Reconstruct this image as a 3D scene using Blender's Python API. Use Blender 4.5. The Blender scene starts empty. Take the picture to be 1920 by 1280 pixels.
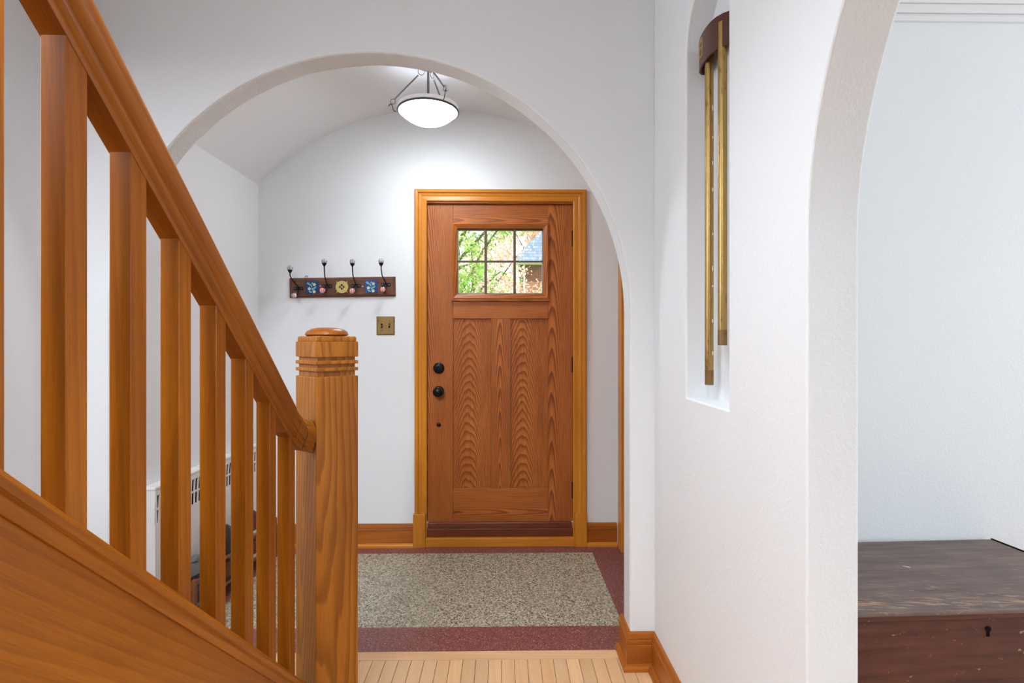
import bpy, bmesh, math, random
from mathutils import Vector, Matrix, Euler

S = bpy.context.scene
COL = S.collection
R = math.radians
random.seed(7)

# ------------------------------------------------------------------ camera
cam_d = bpy.data.cameras.new('camera')
cam_d.sensor_width = 36.0
cam_d.lens = 36.0 * 1000 / 1920
cam_d.clip_start = 0.02
cam_d.clip_end = 300
cam = bpy.data.objects.new('camera', cam_d)
COL.objects.link(cam)
cam.location = (0, 0, 1.27)
cam.rotation_euler = (R(90), 0, -math.atan(16 / 1000))
S.camera = cam

# ------------------------------------------------------------------ world, sun, daylight, fill lights, exposure
W = bpy.data.worlds.new('sky')
S.world = W
W.use_nodes = True
bg = W.node_tree.nodes['Background']
bg.inputs[0].default_value = (0.86, 0.93, 1.0, 1)
bg.inputs[1].default_value = 1.0

def light(name, kind, loc, rot, energy, color=(1, 1, 1), size=1, size_y=None):
    l = bpy.data.lights.new(name, kind)
    l.energy = energy
    l.color = color
    if kind == 'AREA':
        l.shape = 'RECTANGLE'
        l.size = size
        l.size_y = size_y or size
    o = bpy.data.objects.new(name, l)
    COL.objects.link(o)
    o.location = loc
    o.rotation_euler = rot
    return o

sun = light('sun', 'SUN', (0, -10, 20), (R(38), 0, R(4)), 3.0, (1, 0.96, 0.9))
sun.data.angle = R(1)
# daylight through the living-room windows (right of the hall); the other area lights are added fill
DAY = (0.87, 0.935, 1.0)
light('window_daylight', 'AREA', (4.42, 0.1, 1.5), (0, R(90), 0), 40, DAY, 1.5, 2.6)
sw_l = light('stair_side_fill', 'AREA', (-1.66, 1.0, 2.0), (0, R(-80), 0), 2.6, DAY, 1.1, 1.0)  # added fill from the stair side, brightens the right wall
sw_l.data.spread = R(105)   # narrowed to aim the fill at the right wall, off the arch wall
hc_l = light('hall_ceiling_fill', 'AREA', (-0.38, 0.6, 2.72), (0, 0, 0), 9.0, DAY, 0.5, 1.2)  # added overhead fill for the hall, has no fixture
hc_l.data.spread = R(108)  # narrowed so the fill spares the upper arch wall
light('landing_fill', 'AREA', (-1.15, -2.92, 3.85), (R(72), 0, 0), 95, DAY, 0.9, 1.2)  # added fill down the stairwell, lifts the upper left of the arch wall

S.view_settings.view_transform = 'Standard'
S.view_settings.look = 'None'
S.view_settings.gamma = 1
S.view_settings.use_curve_mapping = False
S.view_settings.exposure = 1.02

# ------------------------------------------------------------------ helpers
def srgb(r, g, b):
    def c(v):
        v /= 255
        return v / 12.92 if v <= 0.04045 else ((v + 0.055) / 1.055) ** 2.4
    return (c(r), c(g), c(b), 1)

class NT:
    def __init__(self, name):
        self.m = bpy.data.materials.new(name)
        self.m.use_nodes = True
        self.t = self.m.node_tree
        self.b = self.t.nodes['Principled BSDF']
    def n(self, kind, **kw):
        nd = self.t.nodes.new(kind)
        for k, v in kw.items():
            setattr(nd, k, v)
        return nd
    def put(self, sock, v):
        if isinstance(v, bpy.types.NodeSocket):
            self.t.links.new(v, sock)
        else:
            sock.default_value = v
    def math(self, op, a, b=0.0, c=None):
        nd = self.n('ShaderNodeMath', operation=op)
        self.put(nd.inputs[0], a)
        self.put(nd.inputs[1], b)
        if c is not None:
            self.put(nd.inputs[2], c)
        return nd.outputs[0]
    def coord(self, rot=(0, 0, 0), scale=(1, 1, 1), loc=(0, 0, 0), kind='Object', rand=0.0):
        tc = self.n('ShaderNodeTexCoord')
        mp = self.n('ShaderNodeMapping')
        mp.inputs['Rotation'].default_value = rot
        mp.inputs['Scale'].default_value = scale
        mp.inputs['Location'].default_value = loc
        src = tc.outputs[kind]
        if rand:
            oi = self.n('ShaderNodeObjectInfo')
            vm = self.n('ShaderNodeVectorMath', operation='ADD')
            sc = self.math('MULTIPLY', oi.outputs['Random'], rand)
            self.put(vm.inputs[0], src)
            self.put(vm.inputs[1], sc)
            src = vm.outputs[0]
        self.put(mp.inputs[0], src)
        if tuple(rot) != (0, 0, 0) and tuple(scale) != (1, 1, 1):
            mp.inputs['Scale'].default_value = (1, 1, 1)
            vs = self.n('ShaderNodeVectorMath', operation='MULTIPLY')
            self.put(vs.inputs[0], mp.outputs[0])
            vs.inputs[1].default_value = scale
            return vs.outputs[0]
        return mp.outputs[0]
    def noise(self, vec, scale, detail=3, rough=0.5, dist=0.0):
        nd = self.n('ShaderNodeTexNoise')
        self.put(nd.inputs['Vector'], vec)
        nd.inputs['Scale'].default_value = scale
        nd.inputs['Detail'].default_value = detail
        nd.inputs['Roughness'].default_value = rough
        nd.inputs['Distortion'].default_value = dist
        return nd.outputs['Fac']
    def ramp(self, fac, stops, interp='LINEAR'):
        nd = self.n('ShaderNodeValToRGB')
        nd.color_ramp.interpolation = interp
        e = nd.color_ramp.elements
        while len(e) < len(stops):
            e.new(0.5)
        for el, (p, c) in zip(e, stops):
            el.position = p
            el.color = c if len(c) == 4 else (*c, 1)
        self.put(nd.inputs[0], fac)
        return nd.outputs[0]
    def mix(self, fac, a, b, blend='MIX'):
        nd = self.n('ShaderNodeMix', data_type='RGBA', blend_type=blend)
        self.put(nd.inputs[0], fac)
        self.put(nd.inputs[6], a)
        self.put(nd.inputs[7], b)
        return nd.outputs[2]
    def bump(self, h, strength, dist):
        nd = self.n('ShaderNodeBump')
        nd.inputs['Strength'].default_value = strength
        nd.inputs['Distance'].default_value = dist
        self.put(nd.inputs['Height'], h)
        self.put(self.b.inputs['Normal'], nd.outputs[0])
    def set(self, color=None, rough=None, metal=None, spec=None, coat=None):
        if color is not None:
            self.put(self.b.inputs['Base Color'], color)
        if rough is not None:
            self.put(self.b.inputs['Roughness'], rough)
        if metal is not None:
            self.put(self.b.inputs['Metallic'], metal)
        if spec is not None:
            self.put(self.b.inputs['Specular IOR Level'], spec)
        if coat is not None:
            self.put(self.b.inputs['Coat Weight'], coat)
            self.b.inputs['Coat Roughness'].default_value = 0.25
        return self.m

def plain(name, c, rough=0.5, metal=0.0, noise=0.08, scale=40, spec=0.5):
    t = NT(name)
    v = t.noise(t.coord(), scale, 3)
    col = t.mix(v, tuple(x * (1 - noise) for x in c[:3]) + (1,), tuple(min(1, x * (1 + noise)) for x in c[:3]) + (1,))
    return t.set(col, rough, metal, spec)

def plaster(name, c, fine, coarse, strength, dist):
    t = NT(name)
    co = t.coord(kind='Object')
    a = t.noise(co, fine, 3, 0.55)
    b = t.noise(co, coarse, 2, 0.5)
    h = t.math('ADD', t.math('MULTIPLY', a, 0.6), t.math('MULTIPLY', b, 0.8))
    t.bump(h, strength, dist)
    return t.set(c, 0.75, spec=0.25)

AX = {'Z': (0, 0, 0), 'X': (0, R(-90), 0), 'Y': (R(90), 0, 0), 'S': (R(90) + math.atan(0.9), 0, 0)}
def wood(name, axis, dark, mid, light_, N=90, off=(0.05, 0.10), tilt=0.04, rough=0.35, line=0.5, fib=0.35, rand=3.0, wob=0.006, tint=0.0, coat=0.0, blotch=0.3):
    """grain along the given local axis: tilted growth rings, pores and a slow change of tone"""
    t = NT(name)
    co = t.coord(rot=AX[axis])
    sep = t.n('ShaderNodeSeparateXYZ')
    t.put(sep.inputs[0], co)
    oi = t.n('ShaderNodeObjectInfo')
    rnd = oi.outputs['Random'] if rand else 0.0
    x, y, z = sep.outputs
    ns = t.noise(t.coord(rot=AX[axis], scale=(9, 9, 1.3), rand=rand), 1.0, 3, 0.6)
    u = t.math('ADD', x, off[0])
    if rand:
        u = t.math('ADD', u, t.math('MULTIPLY', t.math('SUBTRACT', rnd, 0.5), 0.14))
    v = t.math('ADD', t.math('ADD', y, off[1]), t.math('MULTIPLY', z, tilt))
    r = t.math('SQRT', t.math('ADD', t.math('MULTIPLY', u, u), t.math('MULTIPLY', v, v)))
    r = t.math('ADD', r, t.math('MULTIPLY', ns, wob))
    fr = t.math('FRACT', t.math('MULTIPLY', r, N))
    ring = t.ramp(fr, [(0.0, (0.1, 0.1, 0.1)), (0.45, (0.35, 0.35, 0.35)), (0.82, (1, 1, 1)), (0.93, (0.9, 0.9, 0.9)), (1.0, (0.1, 0.1, 0.1))])
    fiber = t.noise(t.coord(rot=AX[axis], scale=(420, 420, 9), rand=rand), 1.0, 3, 0.65)
    big = t.noise(t.coord(rot=AX[axis], scale=(7, 7, 1.5), rand=rand), 1.0, 2, 0.5)
    base = t.mix(t.math('MULTIPLY', big, 1.0), mid, light_)
    base = t.mix(t.math('MULTIPLY', t.ramp(big, [(0.35, (1, 1, 1)), (0.6, (0, 0, 0))]), blotch), base, dark)
    c = t.mix(t.math('MULTIPLY', ring, line), base, dark)
    fm = t.ramp(fiber, [(0.36, (1, 1, 1)), (0.56, (0, 0, 0))])
    c = t.mix(t.math('MULTIPLY', fm, fib), c, dark)
    if tint:
        hsv = t.n('ShaderNodeHueSaturation')
        t.put(hsv.inputs['Color'], c)
        t.put(hsv.inputs['Value'], t.math('ADD', t.math('MULTIPLY', rnd, tint), 1 - tint / 2))
        c = hsv.outputs[0]
    t.bump(t.math('ADD', t.math('MULTIPLY', ring, -0.4), t.math('MULTIPLY', fm, -0.5)), 0.15, 0.001)
    return t.set(c, rough, spec=0.35, coat=coat)

OFF = {}
class MB:
    """collects faces in the thing's authoring space and links them as one mesh object"""
    def __init__(self):
        self.v, self.f = [], []
    def add(self, vs, fs):
        b = len(self.v)
        self.v += [tuple(p) for p in vs]
        self.f += [tuple(i + b for i in q) for q in fs]
        return self
    def box(self, x0, x1, y0, y1, z0, z1):
        vs = [(x, y, z) for x in (x0, x1) for y in (y0, y1) for z in (z0, z1)]
        return self.add(vs, [(0, 1, 3, 2), (4, 6, 7, 5), (0, 4, 5, 1), (2, 3, 7, 6), (0, 2, 6, 4), (1, 5, 7, 3)])
    def loft(self, rings, caps=True, closed=True):
        n = len(rings[0])
        vs = [p for r in rings for p in r]
        fs = []
        for i in range(len(rings) - 1):
            for j in range(n if closed else n - 1):
                k = (j + 1) % n
                fs.append((i * n + j, i * n + k, (i + 1) * n + k, (i + 1) * n + j))
        if caps:
            fs.append(tuple(range(n - 1, -1, -1)))
            fs.append(tuple(range((len(rings) - 1) * n, len(rings) * n)))
        return self.add(vs, fs)
    def prism(self, poly, axis, a, b):
        """poly: 2D points; axis X -> (y,z), Y -> (x,z), Z -> (x,y)"""
        def P(p, t):
            return {'X': (t, p[0], p[1]), 'Y': (p[0], t, p[1]), 'Z': (p[0], p[1], t)}[axis]
        return self.loft([[P(p, a) for p in poly], [P(p, b) for p in poly]])
    def tube(self, path, r, n=8, caps=True):
        path = [Vector(p) for p in path]
        rs = r if isinstance(r, (list, tuple)) else [r] * len(path)
        rings = []
        ref = None
        for i, p in enumerate(path):
            d = (path[min(i + 1, len(path) - 1)] - path[max(i - 1, 0)]).normalized()
            if ref is None:
                ref = Vector((0, 0, 1)) if abs(d.z) < 0.9 else Vector((1, 0, 0))
            a = d.cross(ref).normalized()
            b = d.cross(a).normalized()
            ref = -b if False else (ref - d * ref.dot(d)).normalized()
            rings.append([p + (a * math.cos(2 * math.pi * k / n) + b * math.sin(2 * math.pi * k / n)) * rs[i] for k in range(n)])
        return self.loft(rings, caps)
    def lathe(self, prof, c, axis='Z', n=24, caps=True):
        """prof: (radius, height along axis)"""
        rings = []
        for r, h in prof:
            rg = []
            for k in range(n):
                a = 2 * math.pi * k / n
                x, y = r * math.cos(a), r * math.sin(a)
                p = {'Z': (x, y, h), 'Y': (x, h, y), 'X': (h, x, y)}[axis]
                rg.append((c[0] + p[0], c[1] + p[1], c[2] + p[2]))
            rings.append(rg)
        return self.loft(rings, caps)
    def torus(self, c, Rr, r, axis='Z', n=32, m=8):
        vs, fs = [], []
        for i in range(n):
            a = 2 * math.pi * i / n
            for j in range(m):
                b = 2 * math.pi * j / m
                q = Rr + r * math.cos(b)
                x, y, h = q * math.cos(a), q * math.sin(a), r * math.sin(b)
                p = {'Z': (x, y, h), 'Y': (x, h, y), 'X': (h, x, y)}[axis]
                vs.append((c[0] + p[0], c[1] + p[1], c[2] + p[2]))
        for i in range(n):
            for j in range(m):
                fs.append((i * m + j, ((i + 1) % n) * m + j, ((i + 1) % n) * m + (j + 1) % m, i * m + (j + 1) % m))
        return self.add(vs, fs)
    def ball(self, c, r, n=14, m=8, sc=(1, 1, 1)):
        prof = [(r * math.sin(math.pi * i / m) + 1e-5, -r * math.cos(math.pi * i / m)) for i in range(m + 1)]
        k = MB().lathe(prof, (0, 0, 0), 'Z', n)
        return self.add([(c[0] + p[0] * sc[0], c[1] + p[1] * sc[1], c[2] + p[2] * sc[2]) for p in k.v], k.f)
    def build(self, name, mat, parent=None, smooth=False, bevel=0, origin=None, segs=2):
        xs = list(zip(*self.v))
        if origin is None:
            origin = Vector([(min(a) + max(a)) / 2 for a in xs])
            if parent is None:
                origin.z = min(xs[2])
        origin = Vector(origin)
        me = bpy.data.meshes.new(name)
        me.from_pydata([tuple(Vector(p) - origin) for p in self.v], [], self.f)
        bm = bmesh.new()
        bm.from_mesh(me)
        bmesh.ops.recalc_face_normals(bm, faces=bm.faces)
        if bevel:
            ed = [e for e in bm.edges if len(e.link_faces) == 2 and e.calc_face_angle(0) > R(35)]
            bmesh.ops.bevel(bm, geom=ed, offset=bevel, segments=segs, profile=0.5, affect='EDGES', clamp_overlap=True)
        bm.to_mesh(me)
        bm.free()
        if smooth:
            me.shade_smooth() if hasattr(me, 'shade_smooth') else None
            try:
                me.set_sharp_from_angle(angle=R(40))
            except Exception:
                pass
        me.materials.append(mat)
        o = bpy.data.objects.new(name, me)
        COL.objects.link(o)
        place(o, parent, origin)
        return o

def place(o, parent, origin):
    origin = Vector(origin)
    OFF[o] = origin
    if parent is not None:
        o.parent = parent
        o.location = origin - OFF[parent]
    else:
        o.location = origin

def thing(name, label, cat, loc, rotz=0.0, group=None):
    """an Empty at the thing's base; rotated things are authored in their own local space, the others in world space"""
    o = bpy.data.objects.new(name, None)
    o.empty_display_size = 0.05
    COL.objects.link(o)
    o.location = loc
    o.rotation_euler = (0, 0, rotz)
    OFF[o] = Vector((0, 0, 0)) if rotz else Vector(loc)
    tag(o, label, cat, group)
    return o

def tag(o, label=None, cat=None, group=None, kind=None):
    for k, v in (('label', label), ('category', cat), ('group', group), ('kind', kind)):
        if v:
            o[k] = v
    return o

def struct(o, label=None, cat=None):
    return tag(o, label, cat, kind='structure')

def root_struct(name, loc, label=None, cat=None):
    o = bpy.data.objects.new(name, None)
    o.empty_display_size = 0.05
    COL.objects.link(o)
    o.location = loc
    OFF[o] = Vector(loc)
    return struct(o, label, cat)

def copy_part(src, parent, origin):
    o = src.copy()
    COL.objects.link(o)
    place(o, parent, origin)
    return o

def slab_from_outline(name, loops, axis, a, b, mat, bevel=0.004):
    """flat wall with holes from 2D loops (rounded arrises), between a and b on the axis; loops are (y,z) for X, (x,z) for Y"""
    cu = bpy.data.curves.new(name, 'CURVE')
    cu.dimensions = '2D'
    cu.fill_mode = 'BOTH'
    for lp in loops:
        sp = cu.splines.new('POLY')
        sp.points.add(len(lp) - 1)
        for p, q in zip(sp.points, lp):
            p.co = (q[0], q[1], 0, 1)
        sp.use_cyclic_u = True
    cu.extrude = (b - a) / 2 - bevel
    cu.bevel_depth = bevel
    cu.bevel_resolution = 2
    cu.offset = -bevel
    tmp = bpy.data.objects.new('tmp', cu)
    COL.objects.link(tmp)
    dg = bpy.context.evaluated_depsgraph_get()
    dg.update()
    me = bpy.data.meshes.new_from_object(tmp.evaluated_get(dg))
    bpy.data.objects.remove(tmp)
    c = (a + b) / 2
    for v in me.vertices:
        x, y, z = v.co
        v.co = (c + z, x, y) if axis == 'X' else (x, c - z, y)
    bm = bmesh.new()
    bm.from_mesh(me)
    bmesh.ops.remove_doubles(bm, verts=bm.verts, dist=1e-5)
    bmesh.ops.recalc_face_normals(bm, faces=bm.faces)
    bm.to_mesh(me)
    bm.free()
    me.name = name
    me.shade_smooth()
    me.set_sharp_from_angle(angle=R(14))
    me.materials.clear()
    me.materials.append(mat)
    o = bpy.data.objects.new(name, me)
    COL.objects.link(o)
    OFF[o] = Vector((0, 0, 0))
    return struct(o)

def arc(cx, cz, r, a0, a1, n):
    return [(cx + r * math.cos(a0 + (a1 - a0) * i / n), cz + r * math.sin(a0 + (a1 - a0) * i / n)) for i in range(n + 1)]

# ------------------------------------------------------------------ materials
WHITE = (0.815, 0.835, 0.852, 1)
M_stucco = plaster('sand_plaster', WHITE, 260, 110, 0.4, 0.003)
M_rough = plaster('rough_plaster', WHITE, 300, 120, 0.8, 0.006)
M_plaster = plaster('smooth_plaster', WHITE, 200, 60, 0.15, 0.002)
M_trimwhite = plaster('white_trim_paint', (0.8, 0.8, 0.8, 1), 60, 20, 0.03, 0.001)

honey_d, honey_m, honey_l = srgb(88, 38, 4), srgb(154, 84, 12), srgb(176, 104, 22)
WH = {a: wood('honey_fir_' + a.lower(), a, honey_d, honey_m, honey_l, N=55, off=(0.04, 0.16), tilt=0.03, rough=0.32, line=0.28, fib=0.25, blotch=0.3) for a in 'XYZS'}
WC = {a: wood('casing_fir_' + a.lower(), a, srgb(160, 86, 10), srgb(210, 132, 34), srgb(222, 148, 50), N=70, off=(0.04, 0.2), tilt=0.02, rough=0.3, line=0.16, fib=0.22, blotch=0.25) for a in 'XYZ'}
WB = {a: wood('baseboard_fir_' + a.lower(), a, srgb(118, 58, 10), srgb(176, 98, 28), srgb(190, 112, 38), N=60, off=(0.04, 0.2), tilt=0.03, rough=0.32, line=0.25, fib=0.25, blotch=0.3) for a in 'XYZ'}
oak_d, oak_m, oak_l = srgb(96, 38, 10), srgb(206, 114, 46), srgb(220, 134, 60)
WO = {a: wood('door_oak_' + a.lower(), a, oak_d, oak_m, oak_l, N=200, off=(0.0, 0.07), tilt=0.02, rough=0.4, line=0.7, fib=0.4, wob=0.01, blotch=0.2) for a in 'XYZ'}
M_oak_panel = wood('door_oak_panel', 'Z', oak_d, oak_m, oak_l, N=330, off=(0.0, 0.24), tilt=0.06, rough=0.42, line=0.72, fib=0.5, rand=0.4, wob=0.009, blotch=0.2)
M_oak_stile = wood('door_oak_stile', 'Z', oak_d, oak_m, oak_l, N=200, off=(0.03, 0.06), tilt=0.035, rough=0.42, line=0.8, fib=0.4, rand=1.0, wob=0.008, blotch=0.2)
M_sill_red = wood('threshold_oak', 'X', srgb(70, 28, 14), srgb(128, 60, 34), srgb(140, 72, 42), N=120, rough=0.3, line=0.3)
M_plank = wood('maple_plank', 'Y', srgb(196, 140, 92), srgb(226, 182, 134), srgb(236, 198, 154), N=60, off=(0.03, 0.12), tilt=0.03, rough=0.35, line=0.2, fib=0.18, tint=0.2, blotch=0.2)
M_plank_x = wood('maple_border', 'X', srgb(196, 140, 92), srgb(226, 180, 132), srgb(236, 196, 150), N=60, rough=0.35, line=0.2, fib=0.15)
M_newel = wood('newel_fir', 'Z', srgb(104, 50, 6), srgb(184, 110, 24), srgb(204, 132, 40), N=60, off=(0.05, 0.02), tilt=0.10, rough=0.35, line=0.55, fib=0.3, wob=0.05, blotch=0.3)
M_gap = plain('dark_floor_joint', srgb(70, 44, 26), 0.8)

def chest_mat(name, axis, wear, d, m, l):
    t = NT(name)
    co = t.coord()
    f1 = t.noise(t.coord(scale=(3, 40, 40)), 1.0, 5, 0.65)
    f2 = t.noise(co, 6, 4, 0.6)
    c = t.ramp(f1, [(0.3, d), (0.52, m), (0.75, l)])
    c = t.mix(t.math('MULTIPLY', t.ramp(f2, [(0.4, (0, 0, 0)), (0.65, (1, 1, 1))]), 0.5), c, d)
    sc = t.noise(t.coord(rot=(0, 0, R(10)), scale=(16, 170, 60)), 1.0, 4, 0.7)
    sep = t.n('ShaderNodeSeparateXYZ')
    t.put(sep.inputs[0], co)
    edge = t.ramp(t.math('MULTIPLY', sep.outputs[1], -3.5), [(0.1, (0.0, 0, 0)), (0.55, (0.16, 0.16, 0.16)), (0.78, (0.42, 0.42, 0.42)), (0.9, (0.1, 0.1, 0.1))]) if wear > 1 else 0.06
    th = t.math('ADD', sc, t.math('MULTIPLY', edge, 0.36) if wear > 1 else 0.0)
    k = t.ramp(th, [(0.64, (0, 0, 0)), (0.72, (1, 1, 1))])
    c = t.mix(t.math('MULTIPLY', k, 0.75), c, srgb(196, 158, 122))
    t.bump(f1, 0.25, 0.002)
    return t.set(c, 0.5)
M_chest_lid = chest_mat('worn_chest_lid', 'X', 2, srgb(78, 60, 54), srgb(112, 92, 84), srgb(134, 112, 100))
M_chest = chest_mat('dark_chest_board', 'X', 1, srgb(56, 24, 20), srgb(90, 46, 36), srgb(108, 58, 40))

def terrazzo(name, stops, scale, matrix, joint=False):
    t = NT(name)
    co = t.coord()
    vo = t.n('ShaderNodeTexVoronoi')
    t.put(vo.inputs['Vector'], co)
    vo.inputs['Scale'].default_value = scale
    vo2 = t.n('ShaderNodeTexVoronoi')
    t.put(vo2.inputs['Vector'], co)
    vo2.inputs['Scale'].default_value = scale * 2.3
    sp = t.n('ShaderNodeSeparateColor')
    t.put(sp.inputs[0], vo.outputs['Color'])
    sp2 = t.n('ShaderNodeSeparateColor')
    t.put(sp2.inputs[0], vo2.outputs['Color'])
    c1 = t.ramp(sp.outputs[0], stops, 'CONSTANT')
    c2 = t.ramp(sp2.outputs[1], stops, 'CONSTANT')
    inside = t.ramp(vo.outputs['Distance'], [(0.42, (1, 1, 1)), (0.5, (0, 0, 0))])
    c = t.mix(inside, c2, c1)
    c = t.mix(t.math('MULTIPLY', t.noise(co, 5, 3), 0.35), c, matrix)
    t.bump(sp.outputs[1], 0.06, 0.001)
    return t.set(c, 0.42)
M_terra = terrazzo('grey_terrazzo', [(0, srgb(60, 60, 54)), (0.12, srgb(196, 186, 160)), (0.34, srgb(160, 152, 130)), (0.55, srgb(150, 120, 96)), (0.66, srgb(214, 206, 184)), (0.82, srgb(128, 132, 116)), (0.93, srgb(96, 92, 82))], 95, srgb(160, 154, 134))
M_terra_red = terrazzo('red_terrazzo', [(0, srgb(100, 52, 48)), (0.3, srgb(132, 72, 66)), (0.62, srgb(150, 90, 82)), (0.85, srgb(190, 150, 140)), (0.93, srgb(84, 46, 44))], 190, srgb(132, 74, 68))

M_black = plain('black_metal', srgb(22, 22, 24), 0.3, 0.6)
M_iron = plain('iron', srgb(28, 30, 30), 0.45, 0.7)
M_nickel = plain('brushed_nickel', srgb(120, 120, 122), 0.35, 0.9)
M_gun = plain('dark_nickel', srgb(84, 84, 88), 0.45, 0.7)
M_porcelain = plain('white_porcelain', srgb(226, 222, 220), 0.15)
M_cover = plain('cream_enamel', srgb(222, 222, 220), 0.4, noise=0.02)
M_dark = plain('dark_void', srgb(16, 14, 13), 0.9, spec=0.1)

def swirl(name, a, b):
    t = NT(name)
    w = t.n('ShaderNodeTexWave', wave_type='BANDS')
    t.put(w.inputs['Vector'], t.coord())
    w.inputs['Scale'].default_value = 28
    w.inputs['Distortion'].default_value = 2.0
    c = t.ramp(w.outputs['Fac'], [(0.55, a), (0.75, b)])
    return t.set(c, 0.12)
M_knob_pink = swirl('porcelain_pink_stripe', srgb(216, 128, 126), srgb(230, 196, 194))
M_knob_grey = swirl('porcelain_grey_stripe', srgb(196, 190, 190), srgb(160, 132, 132))

def aged_brass(name, a, b, dk, rough=0.35):
    t = NT(name)
    n1 = t.noise(t.coord(scale=(1, 1, 0.3)), 60, 4, 0.6)
    n2 = t.noise(t.coord(), 14, 3)
    c = t.mix(n2, a, b)
    c = t.mix(t.math('MULTIPLY', t.ramp(n1, [(0.58, (0, 0, 0)), (0.7, (1, 1, 1))]), 0.6), c, dk)
    return t.set(c, rough, 0.85)
M_brass = aged_brass('aged_brass', srgb(168, 136, 78), srgb(188, 158, 100), srgb(90, 66, 36))
M_brass_plate = aged_brass('antique_brass_plate', srgb(132, 104, 62), srgb(150, 122, 78), srgb(74, 56, 32), 0.45)
M_chime_wood = wood('walnut_veneer', 'Y', srgb(52, 26, 20), srgb(88, 52, 40), srgb(104, 64, 50), N=160, rough=0.35, line=0.4, fib=0.35)
M_rack_wood = wood('rack_board_wood', 'X', srgb(58, 32, 22), srgb(112, 70, 48), srgb(140, 92, 62), N=90, rough=0.5, line=0.4, fib=0.5, blotch=0.5)

def glass_mat(name):
    t = NT(name)
    tr = t.n('ShaderNodeBsdfTransparent')
    gl = t.n('ShaderNodeBsdfGlossy')
    gl.inputs['Roughness'].default_value = 0.02
    fr = t.n('ShaderNodeFresnel')
    fr.inputs[0].default_value = 1.3
    mx = t.n('ShaderNodeMixShader')
    t.put(mx.inputs[0], t.math('MULTIPLY', fr.outputs[0], 0.6))
    t.put(mx.inputs[1], tr.outputs[0])
    t.put(mx.inputs[2], gl.outputs[0])
    t.t.links.new(mx.outputs[0], t.t.nodes['Material Output'].inputs[0])
    return t.m
M_glass = glass_mat('window_glass')

def emit_mat(name, c, s):
    t = NT(name)
    t.set(c, 0.3)
    t.b.inputs['Emission Color'].default_value = c
    t.b.inputs['Emission Strength'].default_value = s
    return t.m
M_bowl = emit_mat('lit_opal_glass', (0.87, 0.94, 1.0, 1), 25.0)
M_lip = emit_mat('opal_glass_lip', (0.86, 0.86, 0.86, 1), 0.12)

# ------------------------------------------------------------------ setting: hall, vestibule, living room
YA, YB = 2.07, 2.175          # arch wall
YD = 3.32                     # front wall with the door
XVL, XVR = -1.515, 0.729      # vestibule side walls
XR0, XR1 = 0.588, 0.69        # hall right wall
XS = -1.70                    # stair side wall

# arch wall between hall and vestibule
ac, ar, az = -0.51, 1.004, 1.385
lp = [(-1.95, -0.02), (ac - ar, -0.02)] + arc(ac, az, ar, math.pi, 0, 64) + [(ac + ar, -0.02), (XR1, -0.02), (XR1, 2.85), (-1.95, 2.85)]
slab_from_outline('wall_arch', [lp], 'Y', YA, YB, M_stucco, 0.006)
# rough plaster band on the underside of the arch
b = MB()
ins, outs = [], []
for y in (YA + 0.004, YB - 0.004):
    pass
rg = []
for (x, z) in [(ac - ar, 0.15)] + arc(ac, az, ar, math.pi, 0, 64) + [(ac + ar, 0.15)]:
    d = Vector((ac - x, 0, (az - z) if z > az else 0)).normalized()
    rg.append([(x + d.x * 0.002, YA + 0.006, z + d.z * 0.002), (x + d.x * 0.002, YB - 0.006, z + d.z * 0.002),
               (x - d.x * 0.004, YB - 0.006, z - d.z * 0.004), (x - d.x * 0.004, YA + 0.006, z - d.z * 0.004)])
b.loft(rg)
struct(b.build('trim_1', M_rough, smooth=True))

# hall right wall with tall niche and wide arched opening to the living room
Ro, zo, yo = 0.76, 1.465, 1.024
outer = [(YA, -0.02), (YA, 2.75), (-3.0, 2.75), (-3.0, -0.02), (yo - 2 * Ro, -0.02)] + arc(yo - Ro, zo, Ro, math.pi, 0, 56) + [(yo, -0.02)]
nic = [(1.384, 1.09), (1.71, 1.09)] + arc(1.547, 2.195, 0.163, 0, math.pi, 24)
wr = slab_from_outline('wall_right', [outer, nic], 'X', XR0, XR1, M_stucco, 0.006)
nb = MB().box(0.664, XR1 - 0.004, 1.375, 1.72, 1.08, 2.37).build('niche_back', M_plaster, wr)

struct(MB().box(XS - 0.12, XS, -3.0, YA, -0.02, 1.4).box(XS - 0.12, XS, -3.0, 0.4, 1.4, 2.6).box(XS - 0.12, XS, 1.6, YA, 1.4, 2.6).box(XS - 0.12, XS, -3.0, YA, 2.6, 2.95).box(XS - 0.12, XS, -3.0, YA, 2.95, 5.2).build('wall_left', M_stucco))
struct(MB().box(-0.60, -0.48, -3.0, 0.12, 2.80, 5.2).box(XS, -0.48, 0.0, 0.12, 2.80, 5.2).build('wall_stairwell', M_plaster))
struct(MB().box(XS - 0.12, 4.6, -3.12, -3.0, -0.02, 3.2).box(XS - 0.12, -1.65, -3.12, -3, 3.2, 4.5).box(-0.65, -0.48, -3.12, -3, 3.2, 4.5).box(XS - 0.12, -0.48, -3.12, -3, 4.5, 5.2).build('wall_rear', M_stucco))
struct(MB().box(-0.60, XR1, -3.0, YA, 2.75, 2.80).box(XS, -0.60, 0.0, YA, 2.75, 2.80).build('ceiling_hall', M_plaster))
struct(MB().box(XS - 0.12, -0.48, -3.0, 0.12, 5.2, 5.3).build('ceiling_stairwell', M_plaster))
struct(MB().box(XR1, 4.6, -3.0, YA + 0.12, 2.75, 2.85).build('ceiling_living_room', M_plaster))
struct(MB().box(XR1, 4.6, YA, YB, -0.02, 2.75).build('wall_living_room', M_stucco))
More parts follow.
